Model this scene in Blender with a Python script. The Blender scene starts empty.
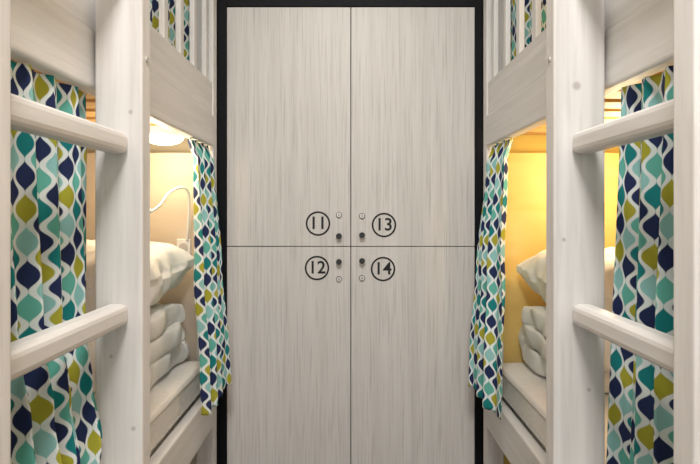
import bpy, bmesh, math, random
from mathutils import Vector, noise, Matrix
random.seed(3)
sc=bpy.context.scene
sc.view_settings.view_transform='Standard'
COL=sc.collection
EYE=1.12

# ---------------- materials ----------------
def newmat(name, rough=0.6):
    m=bpy.data.materials.new(name); m.use_nodes=True
    nt=m.node_tree; b=nt.nodes['Principled BSDF']; b.inputs['Roughness'].default_value=rough
    return m,nt,b
def mth(nt,op,a,b=None,c=None):
    n=nt.nodes.new('ShaderNodeMath'); n.operation=op
    for i,v in enumerate((a,b,c)):
        if v is None: continue
        if isinstance(v,(int,float)): n.inputs[i].default_value=v
        else: nt.links.new(v,n.inputs[i])
    return n.outputs[0]
def mixc(nt,f,a,b):
    n=nt.nodes.new('ShaderNodeMix'); n.data_type='RGBA'
    for sock,v in ((n.inputs[0],f),(n.inputs[6],a),(n.inputs[7],b)):
        if isinstance(v,(int,float)): sock.default_value=v
        elif isinstance(v,tuple): sock.default_value=(*v,1)
        else: nt.links.new(v,sock)
    return n.outputs[2]
def plain(name,col,rough=0.6,metal=0,var=0.06,scale=8,bump=0.0,spec=.5):
    m,nt,b=newmat(name,rough)
    tc=nt.nodes.new('ShaderNodeTexCoord'); no=nt.nodes.new('ShaderNodeTexNoise')
    no.inputs['Scale'].default_value=scale; no.inputs['Detail'].default_value=4
    nt.links.new(tc.outputs['Object'],no.inputs['Vector'])
    c2=tuple(max(0,x*(1-var*2)) for x in col)
    nt.links.new(mixc(nt,no.outputs['Fac'],col,c2),b.inputs['Base Color'])
    b.inputs['Metallic'].default_value=metal; b.inputs['Specular IOR Level'].default_value=spec
    if bump:
        bp=nt.nodes.new('ShaderNodeBump'); bp.inputs['Strength'].default_value=bump; bp.inputs['Distance'].default_value=0.01
        nt.links.new(no.outputs['Fac'],bp.inputs['Height']); nt.links.new(bp.outputs[0],b.inputs['Normal'])
    return m
def wood(name,c1,c2,sc_vec,rough=0.5,lo=0.35,hi=0.7,knots=(),streak=0.0,scol=(.4,.38,.35)):
    m,nt,b=newmat(name,rough)
    tc=nt.nodes.new('ShaderNodeTexCoord'); mp=nt.nodes.new('ShaderNodeMapping')
    mp.inputs['Scale'].default_value=sc_vec
    nt.links.new(tc.outputs['Object'],mp.inputs['Vector'])
    no=nt.nodes.new('ShaderNodeTexNoise'); no.inputs['Scale'].default_value=1; no.inputs['Detail'].default_value=6
    no.inputs['Distortion'].default_value=0.6
    nt.links.new(mp.outputs[0],no.inputs['Vector'])
    mr=nt.nodes.new('ShaderNodeMapRange'); mr.inputs[1].default_value=lo; mr.inputs[2].default_value=hi
    nt.links.new(no.outputs['Fac'],mr.inputs[0])
    col=mixc(nt,mr.outputs[0],c1,c2)
    if streak:
        mp2=nt.nodes.new('ShaderNodeMapping'); mp2.inputs['Scale'].default_value=tuple(v*4.5 for v in sc_vec)
        nt.links.new(tc.outputs['Object'],mp2.inputs['Vector'])
        n2=nt.nodes.new('ShaderNodeTexNoise'); n2.inputs['Scale'].default_value=1; n2.inputs['Detail'].default_value=3
        nt.links.new(mp2.outputs[0],n2.inputs['Vector'])
        r2=nt.nodes.new('ShaderNodeMapRange'); r2.inputs[1].default_value=.50; r2.inputs[2].default_value=.74; r2.inputs[4].default_value=streak
        nt.links.new(n2.outputs['Fac'],r2.inputs[0])
        col=mixc(nt,r2.outputs[0],col,scol)
    for (kx,ky,kz,kr) in knots:
        d=nt.nodes.new('ShaderNodeVectorMath'); d.operation='DISTANCE'
        nt.links.new(tc.outputs['Object'],d.inputs[0]); d.inputs[1].default_value=(kx,ky,kz)
        r=nt.nodes.new('ShaderNodeMapRange'); r.interpolation_type='SMOOTHSTEP'
        r.inputs[1].default_value=kr*.3; r.inputs[2].default_value=kr; r.inputs[3].default_value=.6; r.inputs[4].default_value=0
        nt.links.new(d.outputs['Value'],r.inputs[0])
        col=mixc(nt,r.outputs[0],col,(.36,.30,.27))
    nt.links.new(col,b.inputs['Base Color'])
    return m
knotL=[(-.395,.84,1.30,.006),(-.43,.84,.86,.005),(-.39,.84,.73,.006)]
knotR=[(.408,.84,1.347,.011),(.385,.84,1.07,.005),(.43,.84,.80,.005)]
M_lad=wood('whitewashed_pine',(.78,.755,.735),(.63,.60,.58),(26,26,1.6),.5,knots=knotL+knotR,streak=.4,scol=(.56,.52,.49))
M_rung=wood('whitewashed_pine_rung',(.79,.765,.745),(.67,.64,.62),(30,1.6,30),.45,streak=.3,scol=(.58,.54,.51))
M_bedY=wood('white_painted_pine',(.82,.80,.785),(.70,.68,.66),(26,1.5,26),.5,streak=.35,scol=(.61,.58,.56))
M_bedZ=wood('white_painted_pine_post',(.82,.80,.785),(.70,.68,.66),(26,26,1.5),.5,streak=.35,scol=(.61,.58,.56))
M_slat=wood('raw_pine_slat',(.75,.47,.20),(.58,.33,.11),(2,25,25),.6)
M_endp=wood('pale_birch_panel',(.72,.62,.50),(.63,.53,.42),(3,12,12),.6)
M_endR=wood('glow_tinted_birch_panel',(.84,.63,.24),(.78,.55,.17),(3,12,12),.6)  # right bunk's end panel, yellow lamp glow mixed into the birch colour
M_door=wood('bleached_oak_laminate',(.755,.735,.715),(.665,.642,.62),(34,34,1.0),.42,lo=.32,hi=.72,streak=.8,scol=(.52,.495,.47))
M_dark=plain('black_carcass',(.006,.007,.010),.6,spec=.2)
M_black=plain('black_vinyl',(.006,.006,.007),.5)
M_chrome=plain('brushed_steel',(.78,.77,.75),.45,.5)
M_knob=plain('black_knob',(.012,.012,.012),.35)
M_sheet=plain('white_cotton',(.90,.885,.865),.9,var=.02,scale=14,bump=.3)
M_matt=plain('mattress_fabric',(.87,.84,.80),.9,var=.03,scale=60,bump=.3)
M_pipe=plain('piping',(.55,.52,.49),.8)
M_wall=plain('cream_paint',(.80,.72,.55),.8,scale=3)
M_yel=plain('yellow_paint',(.88,.62,.15),.8,scale=3)
M_dwall=plain('charcoal_paint',(.012,.013,.017),.7)
M_ceil=plain('ceiling_white',(.8,.8,.78),.9)
M_plast=plain('white_plastic',(.86,.86,.84),.35)
M_floor=wood('dark_laminate',(.14,.10,.06),(.08,.055,.035),(12,1.5,12),.4)
def emis(name,col,s):
    m,nt,b=newmat(name); b.inputs['Base Color'].default_value=(*col,1)
    b.inputs['Emission Color'].default_value=(*col,1); b.inputs['Emission Strength'].default_value=s
    return m
M_em=emis('lamp_diffuser',(1,.90,.66),4)
M_em2=emis('ceiling_diffuser',(1,.97,.92),4)

def ogee():
    m,nt,b=newmat('ogee_print_cotton',.85)
    tc=nt.nodes.new('ShaderNodeUVMap'); sep=nt.nodes.new('ShaderNodeSeparateXYZ')
    nt.links.new(tc.outputs[0],sep.inputs[0]); U,V=sep.outputs[0],sep.outputs[1]
    PW,PH=.037,.049
    base=(.78,.83,.83); navy=(.007,.018,.085); teal=(.0,.20,.21); mint=(.12,.44,.37); lime=(.40,.38,.03); aqua=(.28,.56,.55)
    pal=[navy,mint,teal,navy,lime,aqua]; N=len(pal)
    col=base
    for k in (0,1):
        p=mth(nt,'ADD',mth(nt,'DIVIDE',U,PW),.5*k); ci=mth(nt,'FLOOR',p)
        fx=mth(nt,'ABSOLUTE',mth(nt,'MULTIPLY',mth(nt,'SUBTRACT',mth(nt,'SUBTRACT',p,ci),.5),2.0))
        q=mth(nt,'ADD',mth(nt,'DIVIDE',V,PH),.5*k); ri=mth(nt,'FLOOR',q); fy=mth(nt,'SUBTRACT',q,ri)
        w=mth(nt,'SUBTRACT',.5,mth(nt,'MULTIPLY',mth(nt,'COSINE',mth(nt,'MULTIPLY',fy,2*math.pi)),.5))
        w=mth(nt,'ADD',mth(nt,'MULTIPLY',mth(nt,'POWER',w,.95),.65),.03)
        mask=mth(nt,'MULTIPLY',mth(nt,'SUBTRACT',w,fx),14)
        cl=nt.nodes.new('ShaderNodeClamp'); nt.links.new(mask,cl.inputs[0]); mask=cl.outputs[0]
        idx=mth(nt,'ADD',mth(nt,'MULTIPLY',ci,2),mth(nt,'ADD',ri,float(k)))
        idx=mth(nt,'FLOORED_MODULO',idx,float(N))
        ramp=nt.nodes.new('ShaderNodeValToRGB'); ramp.color_ramp.interpolation='CONSTANT'
        e=ramp.color_ramp.elements
        while len(e)<N: e.new(.5)
        for i in range(N): e[i].position=i/N
        for i in range(N): e[i].color=(*pal[i],1)
        nt.links.new(mth(nt,'DIVIDE',mth(nt,'ADD',idx,.4),float(N)),ramp.inputs[0])
        col=mixc(nt,mask,col,ramp.outputs[0])
    nt.links.new(col,b.inputs['Base Color'])
    return m
M_cur=ogee()

# ---------------- helpers ----------------
def finish(name,bm,mat,parent=None,bevel=0,smooth=False):
    me=bpy.data.meshes.new(name); bm.normal_update(); bm.to_mesh(me); bm.free()
    o=bpy.data.objects.new(name,me); COL.objects.link(o)
    if mat: me.materials.append(mat)
    if bevel:
        md=o.modifiers.new('bevel','BEVEL'); md.width=bevel; md.segments=3; md.limit_method='ANGLE'
    if smooth:
        for p in me.polygons: p.use_smooth=True
    if parent: o.parent=parent
    return o
def addbox(bm,x0,x1,y0,y1,z0,z1):
    x0,x1=min(x0,x1),max(x0,x1)
    v=[bm.verts.new(c) for c in ((x0,y0,z0),(x1,y0,z0),(x1,y1,z0),(x0,y1,z0),(x0,y0,z1),(x1,y0,z1),(x1,y1,z1),(x0,y1,z1))]
    for f in ((3,2,1,0),(4,5,6,7),(0,1,5,4),(1,2,6,5),(2,3,7,6),(3,0,4,7)): bm.faces.new([v[i] for i in f])
def boxes(name,lst,mat,parent=None,bevel=0.003):
    bm=bmesh.new()
    for b in lst: addbox(bm,*b)
    return finish(name,bm,mat,parent,bevel)
def empty(name,loc=(0,0,0)):
    o=bpy.data.objects.new(name,None); COL.objects.link(o); o.empty_display_size=.1; return o
def cylY(bm,x,y0,y1,z,r,seg=24,r2=None):
    M=Matrix.Translation((x,(y0+y1)/2,z))@Matrix.Rotation(math.radians(90),4,'X')
    bmesh.ops.create_cone(bm,cap_ends=True,segments=seg,radius1=r,radius2=r2 if r2 is not None else r,depth=abs(y1-y0),matrix=M)
def tube(name,pts,r,mat,parent=None,cyc=False):
    cu=bpy.data.curves.new(name,'CURVE'); cu.dimensions='3D'; cu.bevel_depth=r; cu.bevel_resolution=3
    sp=cu.splines.new('POLY'); sp.points.add(len(pts)-1); sp.use_cyclic_u=cyc
    for p,c in zip(sp.points,pts): p.co=(*c,1)
    o=bpy.data.objects.new(name+'_tmp',cu); COL.objects.link(o)
    bpy.context.view_layer.update()
    me=bpy.data.meshes.new_from_object(o.evaluated_get(bpy.context.evaluated_depsgraph_get()))
    bpy.data.objects.remove(o); o=bpy.data.objects.new(name,me); COL.objects.link(o)
    me.materials.clear(); me.materials.append(mat)
    for p in me.polygons: p.use_smooth=True
    if parent: o.parent=parent
    return o
def lerp(t,pts):
    for (a,va),(b,vb) in zip(pts,pts[1:]):
        if t<=b:
            k=(t-a)/(b-a) if b>a else 0; k=k*k*(3-2*k); return va+(vb-va)*k
    return pts[-1][1]

# ---------------- room ----------------
boxes('floor',[(-1.5,1.5,-1.9,2.35,-.06,0)],M_floor,bevel=0)
boxes('ceiling',[(-1.5,1.5,-1.9,2.35,2.6,2.66)],M_ceil,bevel=0)
boxes('wall_left',[(-1.50,-1.42,-1.9,1.70,0,2.6)],M_wall,bevel=0)
boxes('wall_right',[(1.42,1.50,-1.9,1.70,0,2.6)],M_yel,bevel=0)
boxes('wall_back_left',[(-1.50,-.492,1.70,1.78,0,2.6)],M_wall,bevel=0)
boxes('wall_back_right',[(.495,1.50,1.70,1.78,0,2.6)],M_yel,bevel=0)
boxes('wall_back_upper',[(-.492,.495,1.72,1.78,1.915,2.6)],M_dwall,bevel=0)
boxes('wall_back_niche',[(-.56,.56,2.26,2.32,0,1.915)],M_dwall,bevel=0)
boxes('baseboard_left',[(-1.42,-1.405,-1.9,1.70,0,.07)],M_bedY,bevel=.002)
boxes('baseboard_right',[(1.405,1.42,-1.9,1.70,0,.07)],M_bedY,bevel=.002)

# ---------------- locker cabinet ----------------
cab=empty('locker_cabinet')
CX=.003; W=.451; YF=1.70
boxes('carcass',[(CX-W-.036,CX-W-.001,1.695,2.24,0,1.90),(CX+W+.001,CX+W+.036,1.695,2.24,0,1.90),
  (CX-W,CX+W,1.695,2.24,1.868,1.90),(CX-W,CX+W,1.74,2.24,0,.085),(CX-W,CX+W,2.22,2.24,.085,1.868),
  (CX-W,CX+W,1.722,2.22,.085,.105),(CX-W,CX+W,1.722,2.22,.985,1.01),(CX-.009,CX+.009,1.722,2.22,.105,1.868)],M_dark,cab,.001)
ZS=EYE-34.5/274.7
for i,(xa,xb,za,zb) in enumerate([(CX-W,CX-.0015,ZS+.0015,1.866),(CX+.0015,CX+W,ZS+.0015,1.866),(CX-W,CX-.0015,.09,ZS-.0015),(CX+.0015,CX+W,.09,ZS-.0015)]):
    boxes('locker_door_%d'%(i+1),[(xa,xb,YF,1.72,za,zb)],M_door,cab,.0010)
def P(px,py): return ((px-350)/274.7, EYE+(212-py)/274.7)
for i,(t,px,py,kx,k1,k2) in enumerate([('11',318,223.5,339,236,215),('13',384,225,362,235,216),('12',317,268,339,261.5,279),('14',383,269,362,260.5,278)]):
    x,z=P(px,py)
    tube('number_ring_%d'%(i+1),[(x+.0415*math.cos(a*math.tau/48),YF-.0005,z+.0415*math.sin(a*math.tau/48)) for a in range(48)],.0032,M_black,cab,True)
    cu=bpy.data.curves.new('t','FONT'); cu.body=t; cu.size=.064; cu.align_x='CENTER'; cu.align_y='CENTER'; cu.extrude=.0006; cu.offset=.0009
    o=bpy.data.objects.new('t',cu); COL.objects.link(o); bpy.context.view_layer.update()
    me=bpy.data.meshes.new_from_object(o.evaluated_get(bpy.context.evaluated_depsgraph_get())); bpy.data.objects.remove(o)
    o=bpy.data.objects.new('number_digits_%d'%(i+1),me); COL.objects.link(o); me.materials.clear(); me.materials.append(M_black)
    o.rotation_euler=(math.radians(90),0,0); o.location=(x,YF-.0008,z); o.parent=cab
    kxw,kz=P(kx,k1); bm=bmesh.new(); cylY(bm,kxw,YF-.012,YF,kz,.005); cylY(bm,kxw,YF-.022,YF-.012,kz,.0105,r2=.0105)
    finish('door_knob_%d'%(i+1),bm,M_knob,cab,.002)
    _,lz=P(kx,k2); bm=bmesh.new(); cylY(bm,kxw,YF-.004,YF,lz,.0105)
    finish('cam_lock_rim_%d'%(i+1),bm,M_dark,cab,.001)
    bm=bmesh.new(); cylY(bm,kxw,YF-.008,YF-.003,lz,.0088)
    finish('cam_lock_%d'%(i+1),bm,M_chrome,cab,.001)
    bm=bmesh.new(); addbox(bm,kxw-.0014,kxw+.0014,YF-.0088,YF-.0078,lz-.004,lz+.004); finish('keyhole_%d'%(i+1),bm,M_black,cab)

# ---------------- bunk beds ----------------
def softbox(name,x0,x1,y0,y1,z0,z1,mat,parent,amp=.004,bev=.03):
    bm=bmesh.new(); addbox(bm,x0,x1,y0,y1,z0,z1)
    bmesh.ops.subdivide_edges(bm,edges=bm.edges[:],cuts=30,use_grid_fill=True)
    c=Vector(((x0+x1)/2,(y0+y1)/2,(z0+z1)/2)); h=Vector((abs(x1-x0)/2,abs(y1-y0)/2,abs(z1-z0)/2))
    for v in bm.verts:
        d=v.co-c
        e=[max(0,abs(d[i])-(h[i]-bev)) for i in range(3)]
        L=math.sqrt(sum(q*q for q in e))
        if L>bev:
            for i in range(3):
                if e[i]>0: d[i]=math.copysign(h[i]-bev+e[i]*bev/L,d[i])
        v.co=c+d
        n=noise.noise(v.co*6)*amp+noise.noise(v.co*17)*amp*.5
        if d.z>0: v.co.z+=n
    o=finish(name,bm,mat,parent,smooth=True)
    o.modifiers.new('s','SUBSURF').levels=1
    return o
def bed(s):
    b=empty('bunk_bed')
    X=lambda a:s*a
    posts=[(X(a),X(a+.06),y,y+.04,0,2.15) for a in (.468,1.33) for y in (-.40,1.60)]
    boxes('corner_posts',posts,M_bedZ,b,.004)
    boxes('upper_side_beam',[(X(.466),X(.502),-.36,1.60,1.345,1.452)],M_bedY,b,.006)
    boxes('upper_guard_board',[(X(.472),X(.496),-.36,1.60,1.4525,1.565)],M_bedY,b,.004)
    boxes('guard_top_rail',[(X(.470),X(.500),-.36,1.60,1.99,2.06)],M_bedY,b,.005)
    boxes('guard_balusters',[(X(.477),X(.493),1.545-.115*i,1.572-.115*i,1.56,1.995) for i in range(16)],M_bedZ,b,.003)
    boxes('lower_side_rail',[(X(.466),X(.500),-.36,1.60,.385,.510)],M_bedY,b,.006)
    boxes('wall_side_rails',[(X(1.34),X(1.37),-.36,1.60,1.345,1.56),(X(1.34),X(1.37),-.36,1.60,.385,.510)],M_bedY,b,.004)
    boxes('end_panels',[(X(.528),X(1.33),1.61,1.63,.385,1.325),(X(.528),X(1.33),-.39,-.37,.385,1.325),
        (X(.528),X(1.33),1.61,1.63,1.43,1.75),(X(.528),X(1.33),-.39,-.37,1.43,1.75)],M_endp if s<0 else M_endR,b,.003)
    boxes('upper_slats',[(X(.502),X(1.34),-.33+.105*i,-.26+.105*i,1.388,1.404) for i in range(19)],M_slat,b,.002)
    boxes('lower_slats',[(X(.502),X(1.34),-.33+.105*i,-.26+.105*i,.455,.470) for i in range(19)],M_slat,b,.002)
    softbox('upper_mattress',X(.505),X(1.325),-.33,1.585,1.406,1.54,M_matt,b,.003)
    softbox('lower_mattress',X(.490),X(1.325),-.33,1.585,.514,.620,M_matt,b,.007,bev=.022)
    boxes('mattress_support',[(X(.51),X(1.32),-.33,1.585,.471,.513)],M_matt,b,.003)
    for j,z in enumerate((.532,.600)):
        tube('mattress_piping_%d'%(j+1),[(X(.4915),-.30,z),(X(.4915),1.56,z)],.0035,M_pipe,b)
    tube('curtain_rod',[(s*.545,-.36,2.132),(s*.545,1.60,2.132)],.006,M_chrome,b)
    return b
bed(-1); bed(1)

# ---------------- ladders ----------------
def ladder(s,xi,xo,yn):
    l=empty('bunk_ladder'); X=lambda a:s*a
    boxes('far_rail',[(X(xi),X(xo),.84,.876,.0,1.98)],M_lad,l,.004)
    boxes('near_rail',[(X(xi),X(xo),yn-.036,yn,.0,1.98)],M_lad,l,.004)
    xc=.416
    for i,z in enumerate((.325,.63,.937,1.243,1.55,1.85)):
        boxes('rung_%d'%(i+1),[(X(xc-.019),X(xc+.019),yn,.84,z-.0195,z+.0195)],M_rung,l,.011)
    bm=bmesh.new()
    for z in (1.40,.46):
        for y in (yn-.018,.858):
            M=Matrix.Translation((X(xi-.001),y,z))@Matrix.Rotation(math.radians(90),4,'Y')
            bmesh.ops.create_cone(bm,cap_ends=True,segments=20,radius1=.005,radius2=.005,depth=.004,matrix=M)
    finish('rail_bolts',bm,M_pipe,l)
ladder(-1,.374,.460,.517)
ladder(1,.367,.460,.532)

# ---------------- curtains ----------------
def curtain(s,yt,yb,zt,zb,xprof,nf,amp,full=1.35,seed=0,yprof=None):
    NU,NV=200,90
    bm=bmesh.new(); uvl=bm.loops.layers.uv.new('UVMap'); g=[]; uvs={}
    wid=max(abs(yt[1]-yt[0]),abs(yb[1]-yb[0]))*full
    for j in range(NV+1):
        t=j/NV; z=zt+(zb-zt)*t
        y0=lerp(t,[(0,yt[0]),(1,yb[0])]) ; y1=(lerp(t,yprof) if yprof else lerp(t,[(0,yt[1]),(1,yb[1])]))
        row=[]
        for i in range(NU+1):
            u=i/NU
            a=amp*(.45+.55*min(1,t*2.0))
            ph=nf*math.tau*u+seed+1.1*math.sin(3*u+seed)+.35*math.sin(2.2*t+seed*2+u*4)
            xx=lerp(t,xprof)-(math.sin(ph)*a+.35*a*math.sin(2.3*ph+1.3+t*2))
            yy=y0+(y1-y0)*u+.5*a*math.cos(ph)
            yy+=.004*math.sin(t*9+u*5+seed)*t
            v=bm.verts.new((s*xx,yy,z+.004*math.sin(ph*1.0)*t)); row.append(v); uvs[v]=(u*wid+seed,-z+.006*math.sin(u*6))
        g.append(row)
    for j in range(NV):
        for i in range(NU):
            q=[g[j][i],g[j][i+1],g[j+1][i+1],g[j+1][i]]
            if s>0: q.reverse()
            f=bm.faces.new(q)
            for lo in f.loops: lo[uvl].uv=uvs[lo.vert]
    o=finish('bed_curtain',bm,M_cur,smooth=True)
    md=o.modifiers.new('sol','SOLIDIFY'); md.thickness=.0012
    return o
curtain(-1,(.42,.860),(.44,.820),1.340,.50,[(0,.488),(.12,.484),(.45,.478),(.62,.456),(.74,.440),(.86,.460),(1,.478)],8,.016,seed=.3,full=1.5,
        yprof=[(0,.860),(.45,.848),(.55,.830),(1,.822)])
curtain(1,(.42,.845),(.44,.862),1.340,.50,[(0,.488),(.12,.487),(.6,.484),(1,.484)],7.5,.015,seed=1.9,full=1.5)
curtain(-1,(1.40,1.59),(1.335,1.595),1.342,.535,[(0,.484),(.08,.464),(.5,.446),(.85,.424),(1,.418)],3.6,.016,seed=.9)
curtain(1,(1.40,1.59),(1.335,1.595),1.342,.530,[(0,.484),(.08,.466),(.5,.440),(.85,.422),(1,.418)],3.4,.016,seed=2.6)
curtain(-1,(1.20,1.59),(1.25,1.59),2.12,1.56,[(0,.545),(1,.545)],5,.012,seed=1.2)
curtain(1,(1.25,1.59),(1.30,1.59),2.12,1.56,[(0,.545),(1,.545)],4,.012,seed=.6)

# ---------------- bedding ----------------
def pillow(s,c,h,rot,seed,name='pillow'):
    bm=bmesh.new(); bmesh.ops.create_cube(bm,size=2)
    bmesh.ops.subdivide_edges(bm,edges=bm.edges[:],cuts=32,use_grid_fill=True)
    for v in bm.verts:
        x,y,z=v.co
        ex=max(0,1-abs(x)**3.2); ey=max(0,1-abs(y)**3.2)
        prof=.12+.88*(ex*ey)**.42
        r=1-.06*(1-abs(x)**2)*(abs(y)**4); r2=1-.06*(1-abs(y)**2)*(abs(x)**4)
        p=Vector((x*h[0]*r2,y*h[1]*r,z*h[2]*prof))
        n=noise.noise(p*8+Vector((seed,0,0)))*.020
        n-=abs(noise.noise(Vector((p.x*9+p.z*12,p.y*12,p.z*6+seed))))*.034
        n-=abs(noise.noise(Vector((p.x*20-p.y*8,p.y*20,p.z*16+seed))))*.014
        p+=p.normalized()*n; v.co=p
    o=finish(name,bm,M_sheet,smooth=True); o.modifiers.new('s','SUBSURF').levels=1
    o.location=(s*c[0],c[1],c[2]); o.rotation_euler=(rot[0],s*rot[1],s*rot[2]); return o
def folded(s,x0,x1,y0,y1,z0,layers,th,seed):
    """duvet folded in a zig-zag stack"""
    path=[]; r=th*.5
    zc=z0+th*.55
    for L in range(layers):
        a,b=(y0+r,y1-r) if L%2==0 else (y1-r,y0+r)
        for k in range(21): path.append((a+(b-a)*k/20,zc))
        if L<layers-1:
            sg=1 if L%2==0 else -1
            for k in range(1,10):
                t=math.pi*k/10; path.append((b+sg*r*1.0*math.sin(t),zc+r*(1-math.cos(t))))
        zc+=th
    NX=36; bm=bmesh.new(); g=[]
    for i in range(NX+1):
        u=i/NX; x=x0+(x1-x0)*u; row=[]
        for k,(y,z) in enumerate(path):
            lay=(z-z0)/th
            n1=noise.noise(Vector((x*9,y*9,lay*1.7+seed)))*.016+noise.noise(Vector((x*22,y*18,lay+seed)))*.010
            n1-=abs(noise.noise(Vector((x*16,y*26,lay*2+seed+9))))*.012
            sag=-.012*((y-(y0+y1)/2)/((y1-y0)/2))**2*lay*.7
            xs=x+noise.noise(Vector((y*10,lay*1.6,seed+3)))*.034
            row.append(bm.verts.new((s*xs,y+n1,max(z+n1*.7+sag,z0+th*.48))))
        g.append(row)
    for i in range(NX):
        for k in range(len(path)-1): bm.faces.new([g[i][k],g[i][k+1],g[i+1][k+1],g[i+1][k]])
    o=finish('folded_duvet',bm,M_sheet,smooth=True)
    md=o.modifiers.new('sol','SOLIDIFY'); md.thickness=th*.93; md.offset=0
    md=o.modifiers.new('s','SUBSURF'); md.levels=1; md.render_levels=2
    return o
folded(-1,.545,1.08,1.24,1.57,.626,3,.068,1.0); pillow(-1,(.80,1.40,.930),(.285,.170,.105),(.12,.02,.05),2)
folded(1,.565,1.08,1.24,1.57,.626,3,.066,4.0); pillow(1,(.81,1.40,.918),(.265,.170,.100),(.10,-.02,-.04),7)

# ---------------- lamps, socket, cable ----------------
def blamp(x,y,e,col):
    l=empty('bunk_lamp'); bm=bmesh.new()
    bmesh.ops.create_cone(bm,cap_ends=True,segments=40,radius1=.066,radius2=.060,depth=.026,matrix=Matrix.Translation((x,y,1.374)))
    finish('base',bm,M_plast,l,.001)
    bm=bmesh.new(); bmesh.ops.create_uvsphere(bm,u_segments=32,v_segments=16,radius=.062)
    for v in bm.verts: v.co.z=v.co.z*.42 if v.co.z<0 else 0; v.co+=Vector((x,y,1.361))
    finish('diffuser',bm,M_em,l,smooth=True)
    d=bpy.data.lights.new('bulb','POINT'); d.energy=e; d.color=col; d.shadow_soft_size=.05
    o=bpy.data.objects.new('bulb',d); COL.objects.link(o); o.location=(x,y-.10,1.28); o.parent=l
blamp(-.60,1.50,3.0,(1,.80,.54)); blamp(.80,1.46,5.5,(1,.79,.48))
so=empty('power_socket'); x=-(350-184)*1.61/467
z=EYE+(212-247)*1.61/467
boxes('plate',[(x-.024,x+.024,1.602,1.61,z-.028,z+.028)],M_plast,so,.003)
bm=bmesh.new(); cylY(bm,x,1.599,1.603,z,.015); finish('insert',bm,M_pipe,so)
rl=empty('reading_lamp')
def Q(px,py,d): return ((px-350)*d/467,d,EYE+(212-py)*d/467)
pts=[]
ctrl=[Q(187,240,1.60),Q(189,205,1.58),Q(187,190,1.55),Q(178,188,1.52),Q(168,194,1.49),Q(160,205,1.46),Q(150,212,1.44),Q(140,214,1.43)]
for a in range(len(ctrl)-1):
    p0=Vector(ctrl[max(a-1,0)]);p1=Vector(ctrl[a]);p2=Vector(ctrl[a+1]);p3=Vector(ctrl[min(a+2,len(ctrl)-1)])
    for k in range(8):
        t=k/8; pts.append(tuple(.5*((2*p1)+(p2-p0)*t+(2*p0-5*p1+4*p2-p3)*t*t+(3*p1-p0-3*p2+p3)*t**3)))
tube('gooseneck',pts,.0045,M_plast,rl)
bm=bmesh.new(); bmesh.ops.create_cone(bm,cap_ends=True,segments=24,radius1=.028,radius2=.012,depth=.06)
o=finish('shade',bm,M_plast,rl,.002); o.location=pts[-1]; o.rotation_euler=(0,.9,0)

# ---------------- lighting ----------------
cl=empty('ceiling_light')
boxes('housing',[(-.25,.25,-.45,.15,2.565,2.6)],M_plast,cl,.004)
boxes('diffuser',[(-.23,.23,-.43,.13,2.555,2.565)],M_em2,cl,.002)
d=bpy.data.lights.new('panel','AREA'); d.shape='RECTANGLE'; d.size=.45; d.size_y=.55; d.energy=36; d.color=(1,.97,.935)
o=bpy.data.objects.new('panel',d); COL.objects.link(o); o.location=(0,-.15,2.545); o.parent=cl
w=bpy.data.worlds.new('World'); sc.world=w; w.use_nodes=True
w.node_tree.nodes['Background'].inputs[0].default_value=(1,.995,.985,1); w.node_tree.nodes['Background'].inputs[1].default_value=1.42

cam=bpy.data.cameras.new('Camera'); cam.lens=24.0; cam.sensor_width=36; cam.shift_y=-20/700; cam.clip_start=.02
co=bpy.data.objects.new('Camera',cam); COL.objects.link(co); co.location=(0,0,EYE); co.rotation_euler=(math.radians(90),0,0)
sc.camera=co
